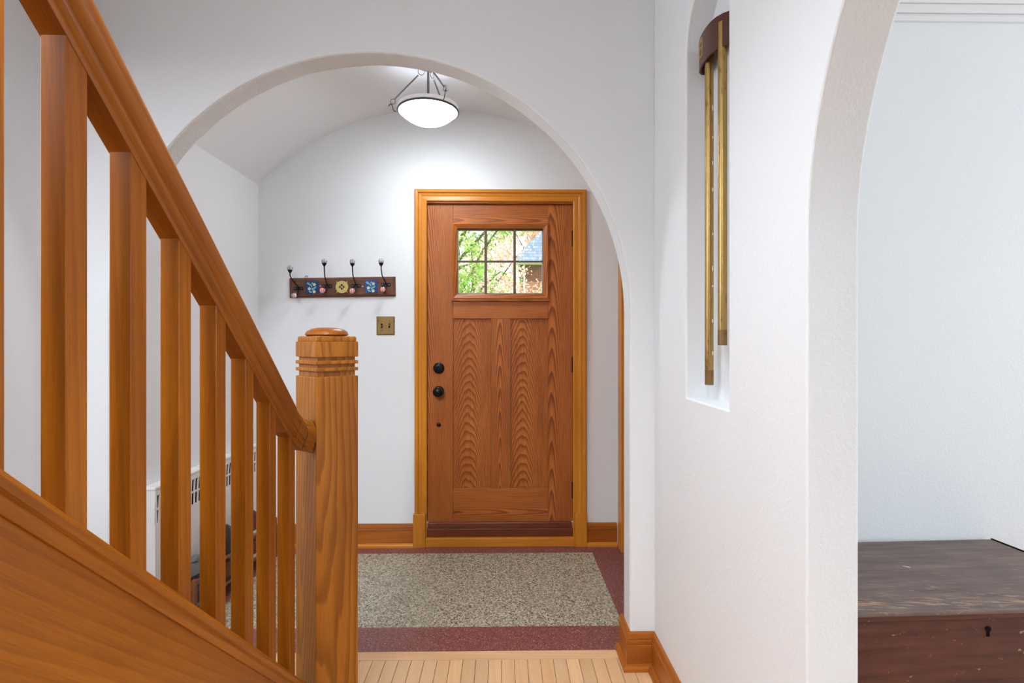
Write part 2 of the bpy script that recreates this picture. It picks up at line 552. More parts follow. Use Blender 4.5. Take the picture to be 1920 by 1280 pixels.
struct(MB().box(4.5, 4.62, -3.0, YA, -0.02, 0.75).box(4.5, 4.62, -3.0, -1.25, 0.75, 2.75).box(4.5, 4.62, 1.45, YA, 0.75, 2.75).box(4.5, 4.62, -1.25, 1.45, 2.3, 2.75).build('wall_living_room_side', M_stucco))
def window(name, plane, c, w, h, z0):
    """simple sash window out of the picture that lets the daylight in"""
    rt = root_struct(name, c)
    x, y, _ = c
    def bx(u0, u1, z_0, z_1, d0=-0.05, d1=0.05):
        return (x + d0, x + d1, y + u0, y + u1, z_0, z_1) if plane == 'X' else (x + u0, x + u1, y + d0, y + d1, z_0, z_1)
    for nm, q in (('frame', bx(-w / 2, -w / 2 + 0.06, z0, z0 + h)), ('frame', bx(w / 2 - 0.06, w / 2, z0, z0 + h)), ('frame', bx(-w / 2 + 0.06, w / 2 - 0.06, z0, z0 + 0.06)), ('frame', bx(-w / 2 + 0.06, w / 2 - 0.06, z0 + h - 0.06, z0 + h)), ('meeting_rail', bx(-w / 2 + 0.06, w / 2 - 0.06, z0 + h / 2 - 0.02, z0 + h / 2 + 0.02))):
        MB().box(*q).build(nm, M_trimwhite, rt)
    for k in (0, 1):
        MB().box(*bx(-w / 2 + 0.06, w / 2 - 0.06, z0 + 0.06 + k * (h / 2 - 0.04), z0 + h / 2 - 0.02 + k * (h / 2 - 0.04), 0.0, 0.006)).build('pane', M_glass, rt)
window('window_1', 'X', (4.56, 0.1, 0.75), 2.7, 1.55, 0.75)
window('added_stair_window', 'X', (XS - 0.06, 1.0, 1.4), 1.2, 1.2, 1.4)  # unseen window, added to go with the stair-side fill
window('added_landing_window', 'Y', (-1.15, -3.06, 3.2), 1.0, 1.3, 3.2)  # unseen window, added to go with the landing fill

# vestibule
struct(MB().box(XVL - 0.15, XVL, YB, YD, -0.02, 2.3).build('wall_vestibule_left', M_plaster))
struct(MB().box(XVR, XVR + 0.12, YB, YD, -0.02, 2.3).build('wall_vestibule_right', M_plaster))
slab_from_outline('wall_front', [[(-2.0, -0.02), (1.2, -0.02), (1.2, 3.0), (-2.0, 3.0)], [(-0.486, -0.01), (0.444, -0.01), (0.444, 2.14), (-0.486, 2.14)]], 'Y', YD, YD + 0.16, M_plaster, 0.002)
hw, rise, zs = 1.122, 0.478, 2.238
Rv = (hw * hw + rise * rise) / (2 * rise)
th = math.asin(hw / Rv)
vx = (XVL + XVR) / 2
inner = arc(vx, zs + rise - Rv, Rv, math.pi / 2 + th, math.pi / 2 - th, 40)
outer_v = arc(vx, zs + rise - Rv, Rv + 0.06, math.pi / 2 + th + 0.03, math.pi / 2 - th - 0.03, 40)
b = MB()
b.loft([[(p[0], YB - 0.002, p[1]), (p[0], YD + 0.002, p[1]), (q[0], YD + 0.002, q[1]), (q[0], YB - 0.002, q[1])] for p, q in zip(inner, outer_v)])
struct(b.build('ceiling_vault', M_plaster, smooth=True))

# floors
fl = struct(MB().box(XS, 4.6, -3.0, YB + 0.02, -0.06, -0.004).build('floor', M_gap))
x = XS + 0.0
pw = 0.0513
base_plank = None
i = 0
while x < XR0 - 0.01:
    if base_plank is None:
        base_plank = MB().box(-pw / 2 + 0.0008, pw / 2 - 0.0008, -1.566, 1.566, -0.004, 0.0).build('plank', M_plank, fl, bevel=0.0006, segs=1, origin=(0, 0, 0))
        place(base_plank, fl, (x + pw / 2, 0.566, 0))
    else:
        copy_part(base_plank, fl, (x + pw / 2, 0.566, 0.0))
    x += pw
    i += 1
MB().box(XS, XR0, 2.1335, 2.19, -0.004, 0.001).build('border_board', M_plank_x, fl, bevel=0.001, segs=1)
for k in range(40):
    copy_part(base_plank, fl, (XR0 + 0.02 + pw * (k + 0.5), 0.566 - 0.1, 0.0))
fv = root_struct('floor_vestibule', (vx, 2.75, 0))
gx0, gx1, gy0, gy1 = -1.345, 0.535, 2.378, 3.205
MB().box(gx0, gx1, gy0, gy1, -0.03, 0.0).build('terrazzo_field', M_terra, fv)
MB().box(XVL - 0.1, XVR + 0.1, 2.19, gy0, -0.03, 0.0).build('terrazzo_border', M_terra_red, fv)
MB().box(XVL - 0.1, XVR + 0.1, gy1, YD + 0.1, -0.03, 0.0).build('terrazzo_border', M_terra_red, fv)
MB().box(XVL - 0.1, gx0, gy0, gy1, -0.03, 0.0).build('terrazzo_border', M_terra_red, fv)
MB().box(gx1, XVR + 0.1, gy0, gy1, -0.03, 0.0).build('terrazzo_border', M_terra_red, fv)

# baseboards: moulded board, cap with grooves, shoe
def base_profile(d=1.0):
    # (out from wall, z)
    board = [(0, 0.0), (0.016, 0.0), (0.016, 0.094), (0.0135, 0.0965), (0.0135, 0.099), (0.017, 0.1015), (0.017, 0.112), (0.0135, 0.1145), (0.0135, 0.117), (0.015, 0.12), (0.010, 0.138), (0.006, 0.142), (0, 0.142)]
    shoe = [(0.016, 0.0), (0.032, 0.0), (0.031, 0.012), (0.026, 0.020), (0.016, 0.024)]
    return board, shoe
def baseboard(name, p0, p1, nrm, mat, shoe_mat=None, m0=0, m1=0):
    """p0->p1 along the wall (x,y); nrm points into the room; m: 1 mitred outside corner, -1 inside corner"""
    bo, sh = base_profile()
    rt = root_struct(name, ((p0[0] + p1[0]) / 2, (p0[1] + p1[1]) / 2, 0))
    d = (Vector(p1) - Vector(p0)).normalized()
    for nm, pr, m in (('board', bo, mat), ('shoe_moulding', sh, shoe_mat or mat)):
        q = MB()
        q.loft([[(p[0] + nrm[0] * o + d.x * k * o, p[1] + nrm[1] * o + d.y * k * o, z) for o, z in pr] for p, k in ((p0, -m0), (p1, m1))])
        q.build(nm, m, rt)
    return rt
baseboard('baseboard_front_left', (XVL, YD), (-0.558, YD), (0, -1), WB['X'], WC['X'])
baseboard('baseboard_front_right', (0.518, YD), (XVR - 0.023, YD), (0, -1), WB['X'], WC['X'])
baseboard('baseboard_right', (XR0, yo), (XR0, YA), (-1, 0), WB['Y'], m1=-1)
baseboard('baseboard_arch', (0.494, YA), (XR0, YA), (0, -1), WB['X'], m0=1, m1=-1)
baseboard('baseboard_arch_jamb', (0.494, YA), (0.494, YB + 0.03), (-1, 0), WB['Y'], m0=1)
baseboard('baseboard_vestibule_right', (XVR, YB), (XVR, 2.35), (-1, 0), WB['Y'])
baseboard('baseboard_living_room', (XR1, YA), (4.5, YA), (0, -1), WB['X'])

# cornice of the living room
cr = root_struct('trim_2', (2.6, YA, 2.5))
for pr in ([(0, 2.523), (0.012, 2.523), (0.014, 2.54), (0.010, 2.552), (0.0, 2.553)], [(0, 2.553), (0.016, 2.553), (0.02, 2.565), (0.02, 2.585), (0, 2.586)], [(0, 2.586), (0.026, 2.586), (0.03, 2.6), (0.05, 2.66), (0.11, 2.72), (0.115, 2.75), (0, 2.75)]):
    MB().loft([[(xx, YA - o, z) for o, z in pr] for xx in (XR1, 4.5)]).build('moulding', M_trimwhite, cr, bevel=0.002)

# casing of the closet door in the right wall of the vestibule
cd = root_struct('trim_3', (XVR, 3.2, 0))
MB().box(XVR - 0.022, XVR, 3.19, 3.285, 0.0, 2.12).build('casing_leg', WC['Z'], cd, bevel=0.003)
MB().box(XVR - 0.022, XVR, 2.35, 2.445, 0.0, 2.12).build('casing_leg', WC['Z'], cd, bevel=0.003)
MB().box(XVR - 0.022, XVR, 2.35, 3.285, 2.12, 2.21).build('casing_head', WC['Y'], cd, bevel=0.003)
d2 = root_struct('door_2', (XVR, 2.82, 0))
MB().box(XVR - 0.008, XVR, 2.445, 3.19, 0.01, 2.12).build('slab', WO['Z'], d2)
for z0, z1 in ((0.25, 0.95), (1.1, 1.95)):
    MB().box(XVR - 0.014, XVR - 0.008, 2.56, 3.07, z0, z1).build('panel', WO['Z'], d2, bevel=0.004)
kq = MB().lathe([(0.02, 0), (0.024, -0.01), (0.01, -0.016), (0.01, -0.03), (0.026, -0.04), (0.028, -0.052), (0.018, -0.062)], (XVR - 0.008, 2.52, 0.96), 'X', 16)
kq.build('knob', M_black, d2, smooth=True)

# ------------------------------------------------------------------ front door
fd = root_struct('door_1', (-0.021, 3.355, 0), 'reddish oak front door with six-pane window and two tall panels', 'door')
Y0, Y1 = 3.335, 3.378
def bx(x0, x1, z0, z1, y0=Y0, y1=Y1):
    return MB().box(x0, x1, y0, y1, z0, z1)
DX0, DX1 = -0.474, 0.432
bx(DX0, -0.315, 0.146, 2.127).build('stile', M_oak_stile, fd, bevel=0.0012, origin=(-0.41, Y0, 0.4))
bx(0.279, DX1, 0.146, 2.127).build('stile', M_oak_stile, fd, bevel=0.0012, origin=(0.40, Y0, 0.2))
bx(-0.3145, 0.2785, 1.985, 2.127).build('rail', WO['X'], fd, bevel=0.0012)
bx(-0.3145, 0.2785, 1.413, 1.55).build('rail', WO['X'], fd, bevel=0.0012)
bx(-0.3145, 0.2785, 0.146, 0.353).build('rail', WO['X'], fd, bevel=0.0012)
bx(-0.077, 0.043, 0.3535, 1.4125).build('mullion', M_oak_stile, fd, bevel=0.0012)
bx(-0.3145, -0.0775, 0.3535, 1.4125, Y0 + 0.013, Y1 - 0.012).build('panel', M_oak_panel, fd, origin=(-0.195, Y0 + 0.013, 0.05))
bx(0.0435, 0.2785, 0.3535, 1.4125, Y0 + 0.013, Y1 - 0.012).build('panel', M_oak_panel, fd, origin=(0.155, Y0 + 0.013, -0.1))
# glazed opening
gf = root_struct('tmp', (0, 0, 0))
bpy.data.objects.remove(gf)
gx0_, gx1_, gz0, gz1 = -0.288, 0.248, 1.567, 1.975
fx0, fx1, fz0, fz1 = -0.319, 0.283, 1.531, 2.008
def mould(p0, p1, q0, q1, name, mat):
    """bevelled moulding strip: outer edge p0-p1, inner edge q0-q1 in (x,z)"""
    prof = [(0.0, Y0 + 0.004), (0.0, Y0 - 0.012), (0.25, Y0 - 0.016), (0.7, Y0 - 0.009), (1.0, Y0 - 0.004), (1.0, Y0 + 0.02)]
    rings = []
    for s in (0, 1):
        P, Q = ((p0, q0), (p1, q1))[s]
        rings.append([(P[0] + (Q[0] - P[0]) * t, y, P[1] + (Q[1] - P[1]) * t) for t, y in prof])
    return MB().loft(rings).build(name, mat, fd)
mould((fx0, fz1), (fx1, fz1), (gx0_, gz1), (gx1_, gz1), 'glass_moulding', WO['X'])
mould((fx0, fz0), (fx1, fz0), (gx0_, gz0), (gx1_, gz0), 'glass_moulding', WO['X'])
mould((fx0, fz0), (fx0, fz1), (gx0_, gz0), (gx0_, gz1), 'glass_moulding', WO['Z'])
mould((fx1, fz0), (fx1, fz1), (gx1_, gz0), (gx1_, gz1), 'glass_moulding', WO['Z'])
MB().box(fx0 - 0.006, fx1 + 0.004, Y0 - 0.02, Y0, 1.522, 1.5305).build('glass_ledge', WO['X'], fd, bevel=0.002)
M_munt = plain('muntin_bronze', srgb(92, 74, 64), 0.45)
vm = [-0.111, 0.07]
cols = [gx0_, vm[0], vm[1], gx1_]
rows = [gz0, 1.7715, gz1]
for xx in vm:
    MB().box(xx - 0.008, xx + 0.008, Y0 + 0.006, Y0 + 0.024, gz0, gz1).build('muntin', M_munt, fd, bevel=0.002)
for k in range(3):
    MB().box(cols[k] + (0.008 if k else 0), cols[k + 1] - (0.008 if k < 2 else 0), Y0 + 0.008, Y0 + 0.022, 1.7655, 1.7775).build('muntin', M_munt, fd, bevel=0.002)
M_lead = plain('grey_glazing_bead', srgb(150, 150, 148), 0.5)
for q in ((gx0_, gx0_ + 0.006, gz0, gz1), (gx1_ - 0.006, gx1_, gz0, gz1), (gx0_, gx1_, gz0, gz0 + 0.007), (gx0_, gx1_, gz1 - 0.009, gz1)):
    MB().box(q[0], q[1], Y0 + 0.01, Y0 + 0.03, q[2], q[3]).build('glazing_bead', M_munt if q[3] == gz1 and q[2] > 1.9 else M_lead, fd)
for i in range(3):
    for j in range(2):
        MB().box(cols[i] + 0.007, cols[i + 1] - 0.007, Y0 + 0.016, Y0 + 0.02, rows[j] + 0.007, rows[j + 1] - 0.007).build('pane', M_glass, fd)
# sweep, hardware
MB().box(DX0 + 0.004, DX1 - 0.004, Y0 - 0.014, Y0 + 0.01, 0.108, 0.145).build('door_sweep', M_sill_red, fd, bevel=0.006)
hx = -0.403
db = MB().lathe([(0.034, 0), (0.034, -0.010), (0.028, -0.016), (0.017, -0.017), (0.017, -0.022), (0.002, -0.024)], (hx, Y0, 1.104), 'Y', 28).build('deadbolt', M_black, fd, smooth=True)
MB().box(hx - 0.004, hx + 0.004, Y0 - 0.038, Y0 - 0.02, 1.09, 1.118).build('thumb_turn', M_black, db, bevel=0.002)
kb = MB().lathe([(0.033, 0), (0.033, -0.008), (0.02, -0.014), (0.012, -0.018), (0.012, -0.032), (0.024, -0.042), (0.031, -0.054), (0.030, -0.064), (0.02, -0.072), (0.002, -0.074)], (hx, Y0, 0.960), 'Y', 28).build('door_knob', M_black, fd, smooth=True)
MB().lathe([(0.0125, 0), (0.0125, -0.006), (0.008, -0.01), (0.001, -0.0105)], (hx, Y0, 0.751), 'Y', 18).build('bolt_cap', M_black, fd, smooth=True)
for z in (1.915, 1.126, 0.341):
    hg = MB().box(0.428, 0.446, Y0 - 0.003, Y0, z - 0.05, z + 0.05).build('hinge', M_iron, fd)
    for k in range(3):
        MB().lathe([(0.006, -0.0155), (0.006, 0.0155)], (0.4385, Y0 - 0.007, z + (k - 1) * 0.0335), 'Z', 10).build('hinge_knuckle', M_iron, hg, smooth=True)
MB().box(-0.4875, -0.476, Y0 - 0.006, Y0 + 0.004, 0.93, 0.992).build('strike_plate', M_black, fd, bevel=0.001)

# door casing, jamb, threshold
tr = root_struct('trim_4', (-0.02, YD, 0), 'honey fir casing around the front door', 'door casing')
def casing_prof(w):
    # across width (0 = inner edge), out from wall
    return [(0.0, 0.0), (0.0, 0.013), (0.006, 0.016), (w * 0.40, 0.014), (w * 0.46, 0.017), (w * 0.62, 0.019), (w * 0.66, 0.016), (w * 0.72, 0.024), (w * 0.92, 0.026), (w, 0.020), (w, 0.0)]
IN0, IN1, OU0, OU1, HT, HB = -0.475, 0.434, -0.549, 0.515, 2.212, 2.138
for nm, a0, a1 in (('casing_leg', (IN0, OU0), None), ('casing_leg', (IN1, OU1), None)):
    inn, out = a0
    sg = 1 if out > inn else -1
    w = abs(out - inn)
    MB().loft([[(inn + sg * u, YD - o, z if z < 1 else HB + u * (HT - HB) / w) for u, o in casing_prof(w)] for z in (0.206, 2.1)]).build(nm, WC['Z'], tr)
w = HT - HB
MB().loft([[((IN0 - u * (IN0 - OU0) / w) if s == 0 else (IN1 + u * (OU1 - IN1) / w), YD - o, HB + u) for u, o in casing_prof(w)] for s in (0, 1)]).build('casing_head', WC['X'], tr)
MB().box(-0.557, -0.482, YD - 0.03, YD, 0.0, 0.206).build('plinth_block', WC['Z'], tr, bevel=0.002)
MB().box(0.441, 0.517, YD - 0.03, YD, 0.0, 0.206).build('plinth_block', WC['Z'], tr, bevel=0.002)
MB().box(-0.489, -0.4755, YD - 0.004, Y1 + 0.05, 0.0, 2.14).build('jamb', WC['Z'], tr)
MB().box(0.4335, 0.447, YD - 0.004, Y1 + 0.05, 0.0, 2.14).build('jamb', WC['Z'], tr)
MB().box(-0.4755, 0.4335, YD - 0.004, Y1 + 0.05, 2.1285, 2.142).build('jamb', WO['X'], tr)
MB().box(-0.4755, 0.4335, YD + 0.0, Y1 + 0.05, 0.055, 0.106).build('threshold', M_sill_red, tr, bevel=0.004)
MB().box(-0.482, 0.441, YD - 0.024, YD + 0.05, 0.0, 0.0545).build('sill', WC['X'], tr, bevel=0.003)

# ------------------------------------------------------------------ staircase
K = 0.90                      # pitch of the stair
BX0, BX1 = -0.635, -0.600
XC = -0.6175
def ztop(y): return 1.690 - K * (y - 0.741)
def zbot(y): return 1.026 - K * (y - 0.741)
st = thing('staircase', 'honey fir staircase with square balusters, moulded handrail and square newel post', 'staircase', (-1.15, 0.6, 0))
ya, yb = -0.55, 1.60
# closed stringer
MB().prism([(ya, zbot(ya) - 0.05), (yb + 0.03, zbot(yb + 0.03) - 0.05), (yb + 0.03, 0.0), (ya, 0.0)], 'X', -0.652, -0.592).build('stringer', WH['S'], st)
# shoe rail
prof = [(-0.038, -0.052), (-0.038, -0.012), (-0.032, 0.0), (0.026, 0.0), (0.036, -0.006), (0.040, -0.016), (0.038, -0.028), (0.032, -0.032), (0.034, -0.044), (0.030, -0.055)]
MB().loft([[(XC + dx, y, zbot(y) + dz) for dx, dz in prof] for y in (ya, yb + 0.02)]).build('shoe_rail', WH['S'], st, smooth=True)
# balusters
for k in range(-4, 7):
    y0 = 0.741 + 0.1277 * k
    y1 = y0 + 0.0385
    q = MB()
    q.add([(BX0, y0, zbot(y0)), (BX1, y0, zbot(y0)), (BX1, y1, zbot(y1)), (BX0, y1, zbot(y1)),
           (BX0, y0, ztop(y0) + 0.003), (BX1, y0, ztop(y0) + 0.003), (BX1, y1, ztop(y1) + 0.003), (BX0, y1, ztop(y1) + 0.003)],
          [(0, 3, 2, 1), (4, 5, 6, 7), (0, 1, 5, 4), (1, 2, 6, 5), (2, 3, 7, 6), (3, 0, 4, 7)])
    q.build('baluster', WH['Z'], st, bevel=0.0012, segs=1)
# handrail
hp = [(0, 0), (0.0185, 0.0), (0.0205, 0.004), (0.0205, 0.014), (0.026, 0.018), (0.029, 0.026), (0.029, 0.031), (0.034, 0.034), (0.041, 0.046), (0.044, 0.060), (0.0435, 0.070), (0.038, 0.077), (0.036, 0.079), (0.035, 0.084), (0.026, 0.094), (0.012, 0.099), (0, 0.100)]
hprof = hp + [(-a, b_) for a, b_ in hp[-2:0:-1]]
hr = MB().loft([[(XC + dx, y, ztop(y) + dz) for dx, dz in hprof] for y in (ya, 1.487)]).build('handrail', WH['S'], st, smooth=True)
# mitred fitting that turns the rail into the newel
path = [(-0.6175, 1.489, ztop(1.489), 0), (-0.616, 1.533, ztop(1.533) + 0.006, 12), (-0.606, 1.585, ztop(1.585) + 0.018, 30), (-0.588, 1.634, ztop(1.634) + 0.045, 45)]
def fit_ring(p, sc):
    x_, y_, z_, a_ = p
    ca, sa = math.cos(R(a_)), math.sin(R(a_))
    return [(x_ + dx * sc * ca, y_ - dx * sc * sa, z_ + dz * 0.98) for dx, dz in hprof]
for k in range(3):
    MB().loft([fit_ring(path[k], 1.0), fit_ring(tuple(path[k][i] + (path[k + 1][i] - path[k][i]) * 0.97 for i in range(4)), 0.99)]).build('rail_fitting', WH['S'], hr, bevel=0.001, segs=1)
MB().loft([[(p[0], p[1], q[2] + 0.004 + (p[2] - q[2]) * 0.92) for p in fit_ring(q, 0.93)] for q in path]).build('joint_core', M_gap, hr)
# treads and risers
nst = 11
rise_, run_ = 0.18, 0.2
for k in range(nst):
    yf = 1.55 - k * run_
    MB().box(XS + 0.002, -0.653, yf - run_ - 0.002, yf + 0.02, (k + 1) * rise_ - 0.028, (k + 1) * rise_).build('tread', WH['X'], st, bevel=0.006)
    MB().box(XS + 0.002, -0.653, yf - 0.02, yf, k * rise_, (k + 1) * rise_ - 0.029).build('riser', WH['X'], st)
# newel post, set diagonally
nx, ny, nh = -0.566, 1.72, 0.1003
def sq(h, z): return [(nx, ny - h, z), (nx + h, ny, z), (nx, ny + h, z), (nx - h, ny, z)]
nw = MB().loft([sq(nh - 0.001, 0.0), sq(nh, 1.1615)]).build('newel_post', M_newel, st, bevel=0.003)
g = nh - 0.011
zz = [(1.1615, 1.178, 1), (1.178, 1.1885, 0), (1.1885, 1.1995, 1), (1.1995, 1.2105, 0), (1.2105, 1.2215, 1)]
for z0, z1, gr in zz:
    if gr:
        MB().loft([sq(g, z0), sq(g, z1)]).build('groove', M_newel, nw)
    else:
        MB().loft([sq(nh, z0), sq(nh, z1)]).build('band', M_newel, nw, bevel=0.0015, segs=1)
MB().loft([sq(nh, 1.2215), sq(nh, 1.270)]).build('cap_block', M_newel, nw, bevel=0.002)
MB().loft([sq(nh - 0.006, 1.270), sq(nh - 0.006, 1.283), sq(nh - 0.010, 1.287)]).build('cap_step', M_newel, nw, bevel=0.002)
MB().lathe([(0.060, 1.287), (0.067, 1.292), (0.062, 1.302), (0.048, 1.310), (0.028, 1.314), (0.002, 1.315)], (nx, ny, 0), 'Z', 32).build('cap_disc', WH['X'], nw, smooth=True)

# ------------------------------------------------------------------ ceiling lamp of the vestibule
lx, ly, lz = -0.387, 2.75, 2.452
vz = zs + rise
lm = thing('ceiling_lamp', 'semi-flush pendant lamp with lit opal bowl hanging from the vault', 'lamp', (lx, ly, lz))
MB().lathe([(0.075, vz - 0.004), (0.075, vz - 0.012), (0.06, vz - 0.03), (0.02, vz - 0.04)], (lx, ly, 0), 'Z', 28).build('canopy', M_nickel, lm, smooth=True)
MB().tube([(lx, ly, vz - 0.04), (lx, ly, lz - 0.02)], 0.0065, 10).build('stem', M_nickel, lm, smooth=True)
Rb = 0.149
dcap = 0.068
rcap = (Rb * Rb + dcap * dcap) / (2 * dcap)
prof = [(max(0.002, rcap * math.sin(t)), lz - dcap + rcap * (1 - math.cos(t))) for t in [math.asin(Rb / rcap) * (1 - k / 10) for k in range(11)]]
bw = MB().lathe(prof, (lx, ly, 0), 'Z', 40, caps=False)
bw.build('bowl', M_bowl, lm, smooth=True)
MB().lathe([(Rb + 0.001, lz + 0.001), (Rb + 0.007, lz + 0.008), (Rb + 0.007, lz + 0.022), (Rb - 0.006, lz + 0.022), (Rb - 0.006, lz + 0.001)], (lx, ly, 0), 'Z', 40, caps=False).build('glass_lip', M_lip, lm, smooth=True)
MB().lathe([(0.01, lz + 0.004), (0.136, lz + 0.004), (0.138, lz + 0.008), (0.01, lz + 0.008)], (lx, ly, 0), 'Z', 32).build('uplight_blocker', M_porcelain, lm)  # disc added inside the bowl to hold light back from the vault
MB().torus((lx, ly, lz - 0.001), Rb + 0.004, 0.0055, 'Z', 48, 8).build('rim_ring', M_gun, lm, smooth=True)
for ang in (180, -56, 64):
    ca, sa = math.cos(R(ang)), math.sin(R(ang))
    def P(r, z): return (lx + ca * r, ly + sa * r, z)
    rod = MB().tube([P(0.052, vz - 0.078), P(0.172, lz + 0.062)], 0.0042, 8).build('rod', M_nickel, lm, smooth=True)
    MB().tube([P(0.035 + 0.017 * math.cos(t) , vz - 0.058 + 0.019 * math.sin(t)) for t in [2 * math.pi * k / 16 for k in range(17)]], 0.0013, 6).build('link', M_iron, rod)
    MB().tube([P(0.181 + 0.013 * math.cos(t), lz + 0.05 + 0.013 * math.sin(t)) for t in [2 * math.pi * k / 16 for k in range(17)]], 0.0013, 6).build('link', M_iron, rod)
    MB().tube([P(0.203, lz + 0.026), P(0.199, lz + 0.033), P(0.194, lz + 0.037), P(0.188, lz + 0.036), P(0.184, lz + 0.028), P(0.182, lz + 0.016), P(0.176, lz + 0.004), P(0.164, lz - 0.002)], 0.002, 6).build('scroll_hook', M_iron, rod)

# ------------------------------------------------------------------ coat rack
cx0, cx1 = -1.318, -0.668
rk = bpy.data.objects.new('coat_rack', None)
rk.empty_display_size = 0.05
COL.objects.link(rk)
rcx, rcz = (cx0 + cx1) / 2, 1.605
rk.location = (rcx, YD, rcz)
rk.rotation_euler = (0, R(-0.9), 0)
OFF[rk] = Vector((rcx, YD, rcz))
tag(rk, 'wooden coat rack with four iron hooks and painted tiles on vestibule wall', 'coat rack')
z0, z1 = rcz - 0.0605, rcz + 0.0605
yf = YD - 0.020
b = MB()
b.loft([[(cx0, YD - 0.001, z0), (cx1, YD - 0.001, z0), (cx1, YD - 0.001, z1), (cx0, YD - 0.001, z1)],
        [(cx0, YD - 0.012, z0), (cx1, YD - 0.012, z0), (cx1, YD - 0.012, z1), (cx0, YD - 0.012, z1)],
        [(cx0 + 0.014, yf, z0 + 0.013), (cx1 - 0.014, yf, z0 + 0.013), (cx1 - 0.014, yf, z1 - 0.013), (cx0 + 0.014, yf, z1 - 0.013)]])
b.build('board', M_rack_wood, rk)
MB().tube([(-1.215 + 0.009 * math.cos(t), YD - 0.006, z1 + 0.004 + 0.009 * math.sin(t)) for t in [math.pi * k / 8 for k in range(9)]], 0.0016, 6).build('hanging_loop', M_iron, rk)
M_blue = plain('blue_glaze', srgb(22, 74, 150), 0.15, noise=0.25)
M_blue2 = plain('dark_blue_glaze', srgb(24, 62, 118), 0.15, noise=0.25)
M_petal = plain('pale_yellow_glaze', srgb(216, 214, 160), 0.2)
M_leafg = plain('turquoise_glaze', srgb(110, 178, 190), 0.2)
M_yel = plain('mustard_glaze', srgb(206, 186, 104), 0.2)
M_mot = plain('black_glaze', srgb(34, 34, 36), 0.2)
def leaf_shape(cx_, cz_, L, Wd, a, y, th_=0.0015):
    pts = []
    for k in range(10):
        t = 2 * math.pi * k / 10
        u, v = L / 2 * math.cos(t), Wd / 2 * math.sin(t) * (1 - 0.3 * math.cos(t))
        pts.append((cx_ + u * math.cos(a) - v * math.sin(a), cz_ + u * math.sin(a) + v * math.cos(a)))
    return MB().prism(pts, 'Y', y, y - th_)
for tcx, mt in ((-1.1755, M_blue2), (-0.8145, M_blue)):
    ty = yf - 0.006
    tl = MB().box(tcx - 0.0385, tcx + 0.0385, ty, yf + 0.002, rcz - 0.0385, rcz + 0.0385).build('tile', mt, rk, bevel=0.0015)
    for (dx, dz, L, Wd, a) in ((-0.018, 0.021, 0.03, 0.013, -0.6), (-0.004, 0.010, 0.022, 0.010, -1.0), (0.016, -0.004, 0.028, 0.012, 0.7), (0.002, -0.012, 0.02, 0.008, -1.2), (-0.010, -0.027, 0.022, 0.010, -0.5), (0.002, 0.026, 0.014, 0.008, 1.2)):
        leaf_shape(tcx + dx, rcz + dz, L, Wd, a, ty).build('painted_leaf', M_leafg, tl)
    for (dx, dz) in ((0.015, 0.017), (-0.016, -0.008), (0.013, -0.027)):
        q = MB()
        for k in range(5):
            a = 2 * math.pi * k / 5 + 0.3
            q.add(*(lambda m: (m.v, m.f))(leaf_shape(tcx + dx + 0.005 * math.cos(a), rcz + dz + 0.005 * math.sin(a), 0.011, 0.009, a, ty - 0.0003 * k, 0.0018)))
        q.build('painted_flower', M_petal, tl)
tcx = -0.993
tl = MB().box(tcx - 0.0385, tcx + 0.0385, yf - 0.004, yf + 0.002, rcz - 0.0385, rcz + 0.0385).build('tile', M_rack_wood, rk, bevel=0.001)
MB().lathe([(0.0385, 0), (0.0385, -0.002), (0.037, -0.003)], (tcx, yf - 0.004, rcz), 'Y', 28).build('medallion', M_yel, tl)
for k in range(4):
    a = math.pi / 4 + k * math.pi / 2
    leaf_shape(tcx + 0.041 * math.cos(a), rcz + 0.041 * math.sin(a), 0.020, 0.006, a, yf - 0.004, 0.002).build('corner_point', M_yel, tl)
    a2 = k * math.pi / 2
    MB().prism([(tcx + 0.011 * math.cos(a2) + 0.0078 * math.cos(a2 + j * math.pi / 2), rcz + 0.011 * math.sin(a2) + 0.0078 * math.sin(a2 + j * math.pi / 2)) for j in range(4)], 'Y', yf - 0.007, yf - 0.0085).build('painted_diamond', M_mot, tl)
MB().lathe([(0.005, 0), (0.004, -0.002)], (-1.128, yf - 0.0005, 1.613), 'Y', 10).build('rosette', M_knob_pink, rk)
MB().lathe([(0.006, 0), (0.005, -0.002)], (-0.868, yf - 0.0005, 1.607), 'Y', 10).build('rosette', M_knob_pink, rk)
HK = [(-1.259, 1.600, -1.279, 1.714, -1.266, 1.552, M_knob_grey), (-1.083, 1.612, -1.074, 1.752, -1.096, 1.581, M_knob_pink), (-0.907, 1.612, -0.906, 1.748, -0.917, 1.575, M_knob_pink), (-0.723, 1.615, -0.734, 1.748, -0.732, 1.581, M_knob_pink)]
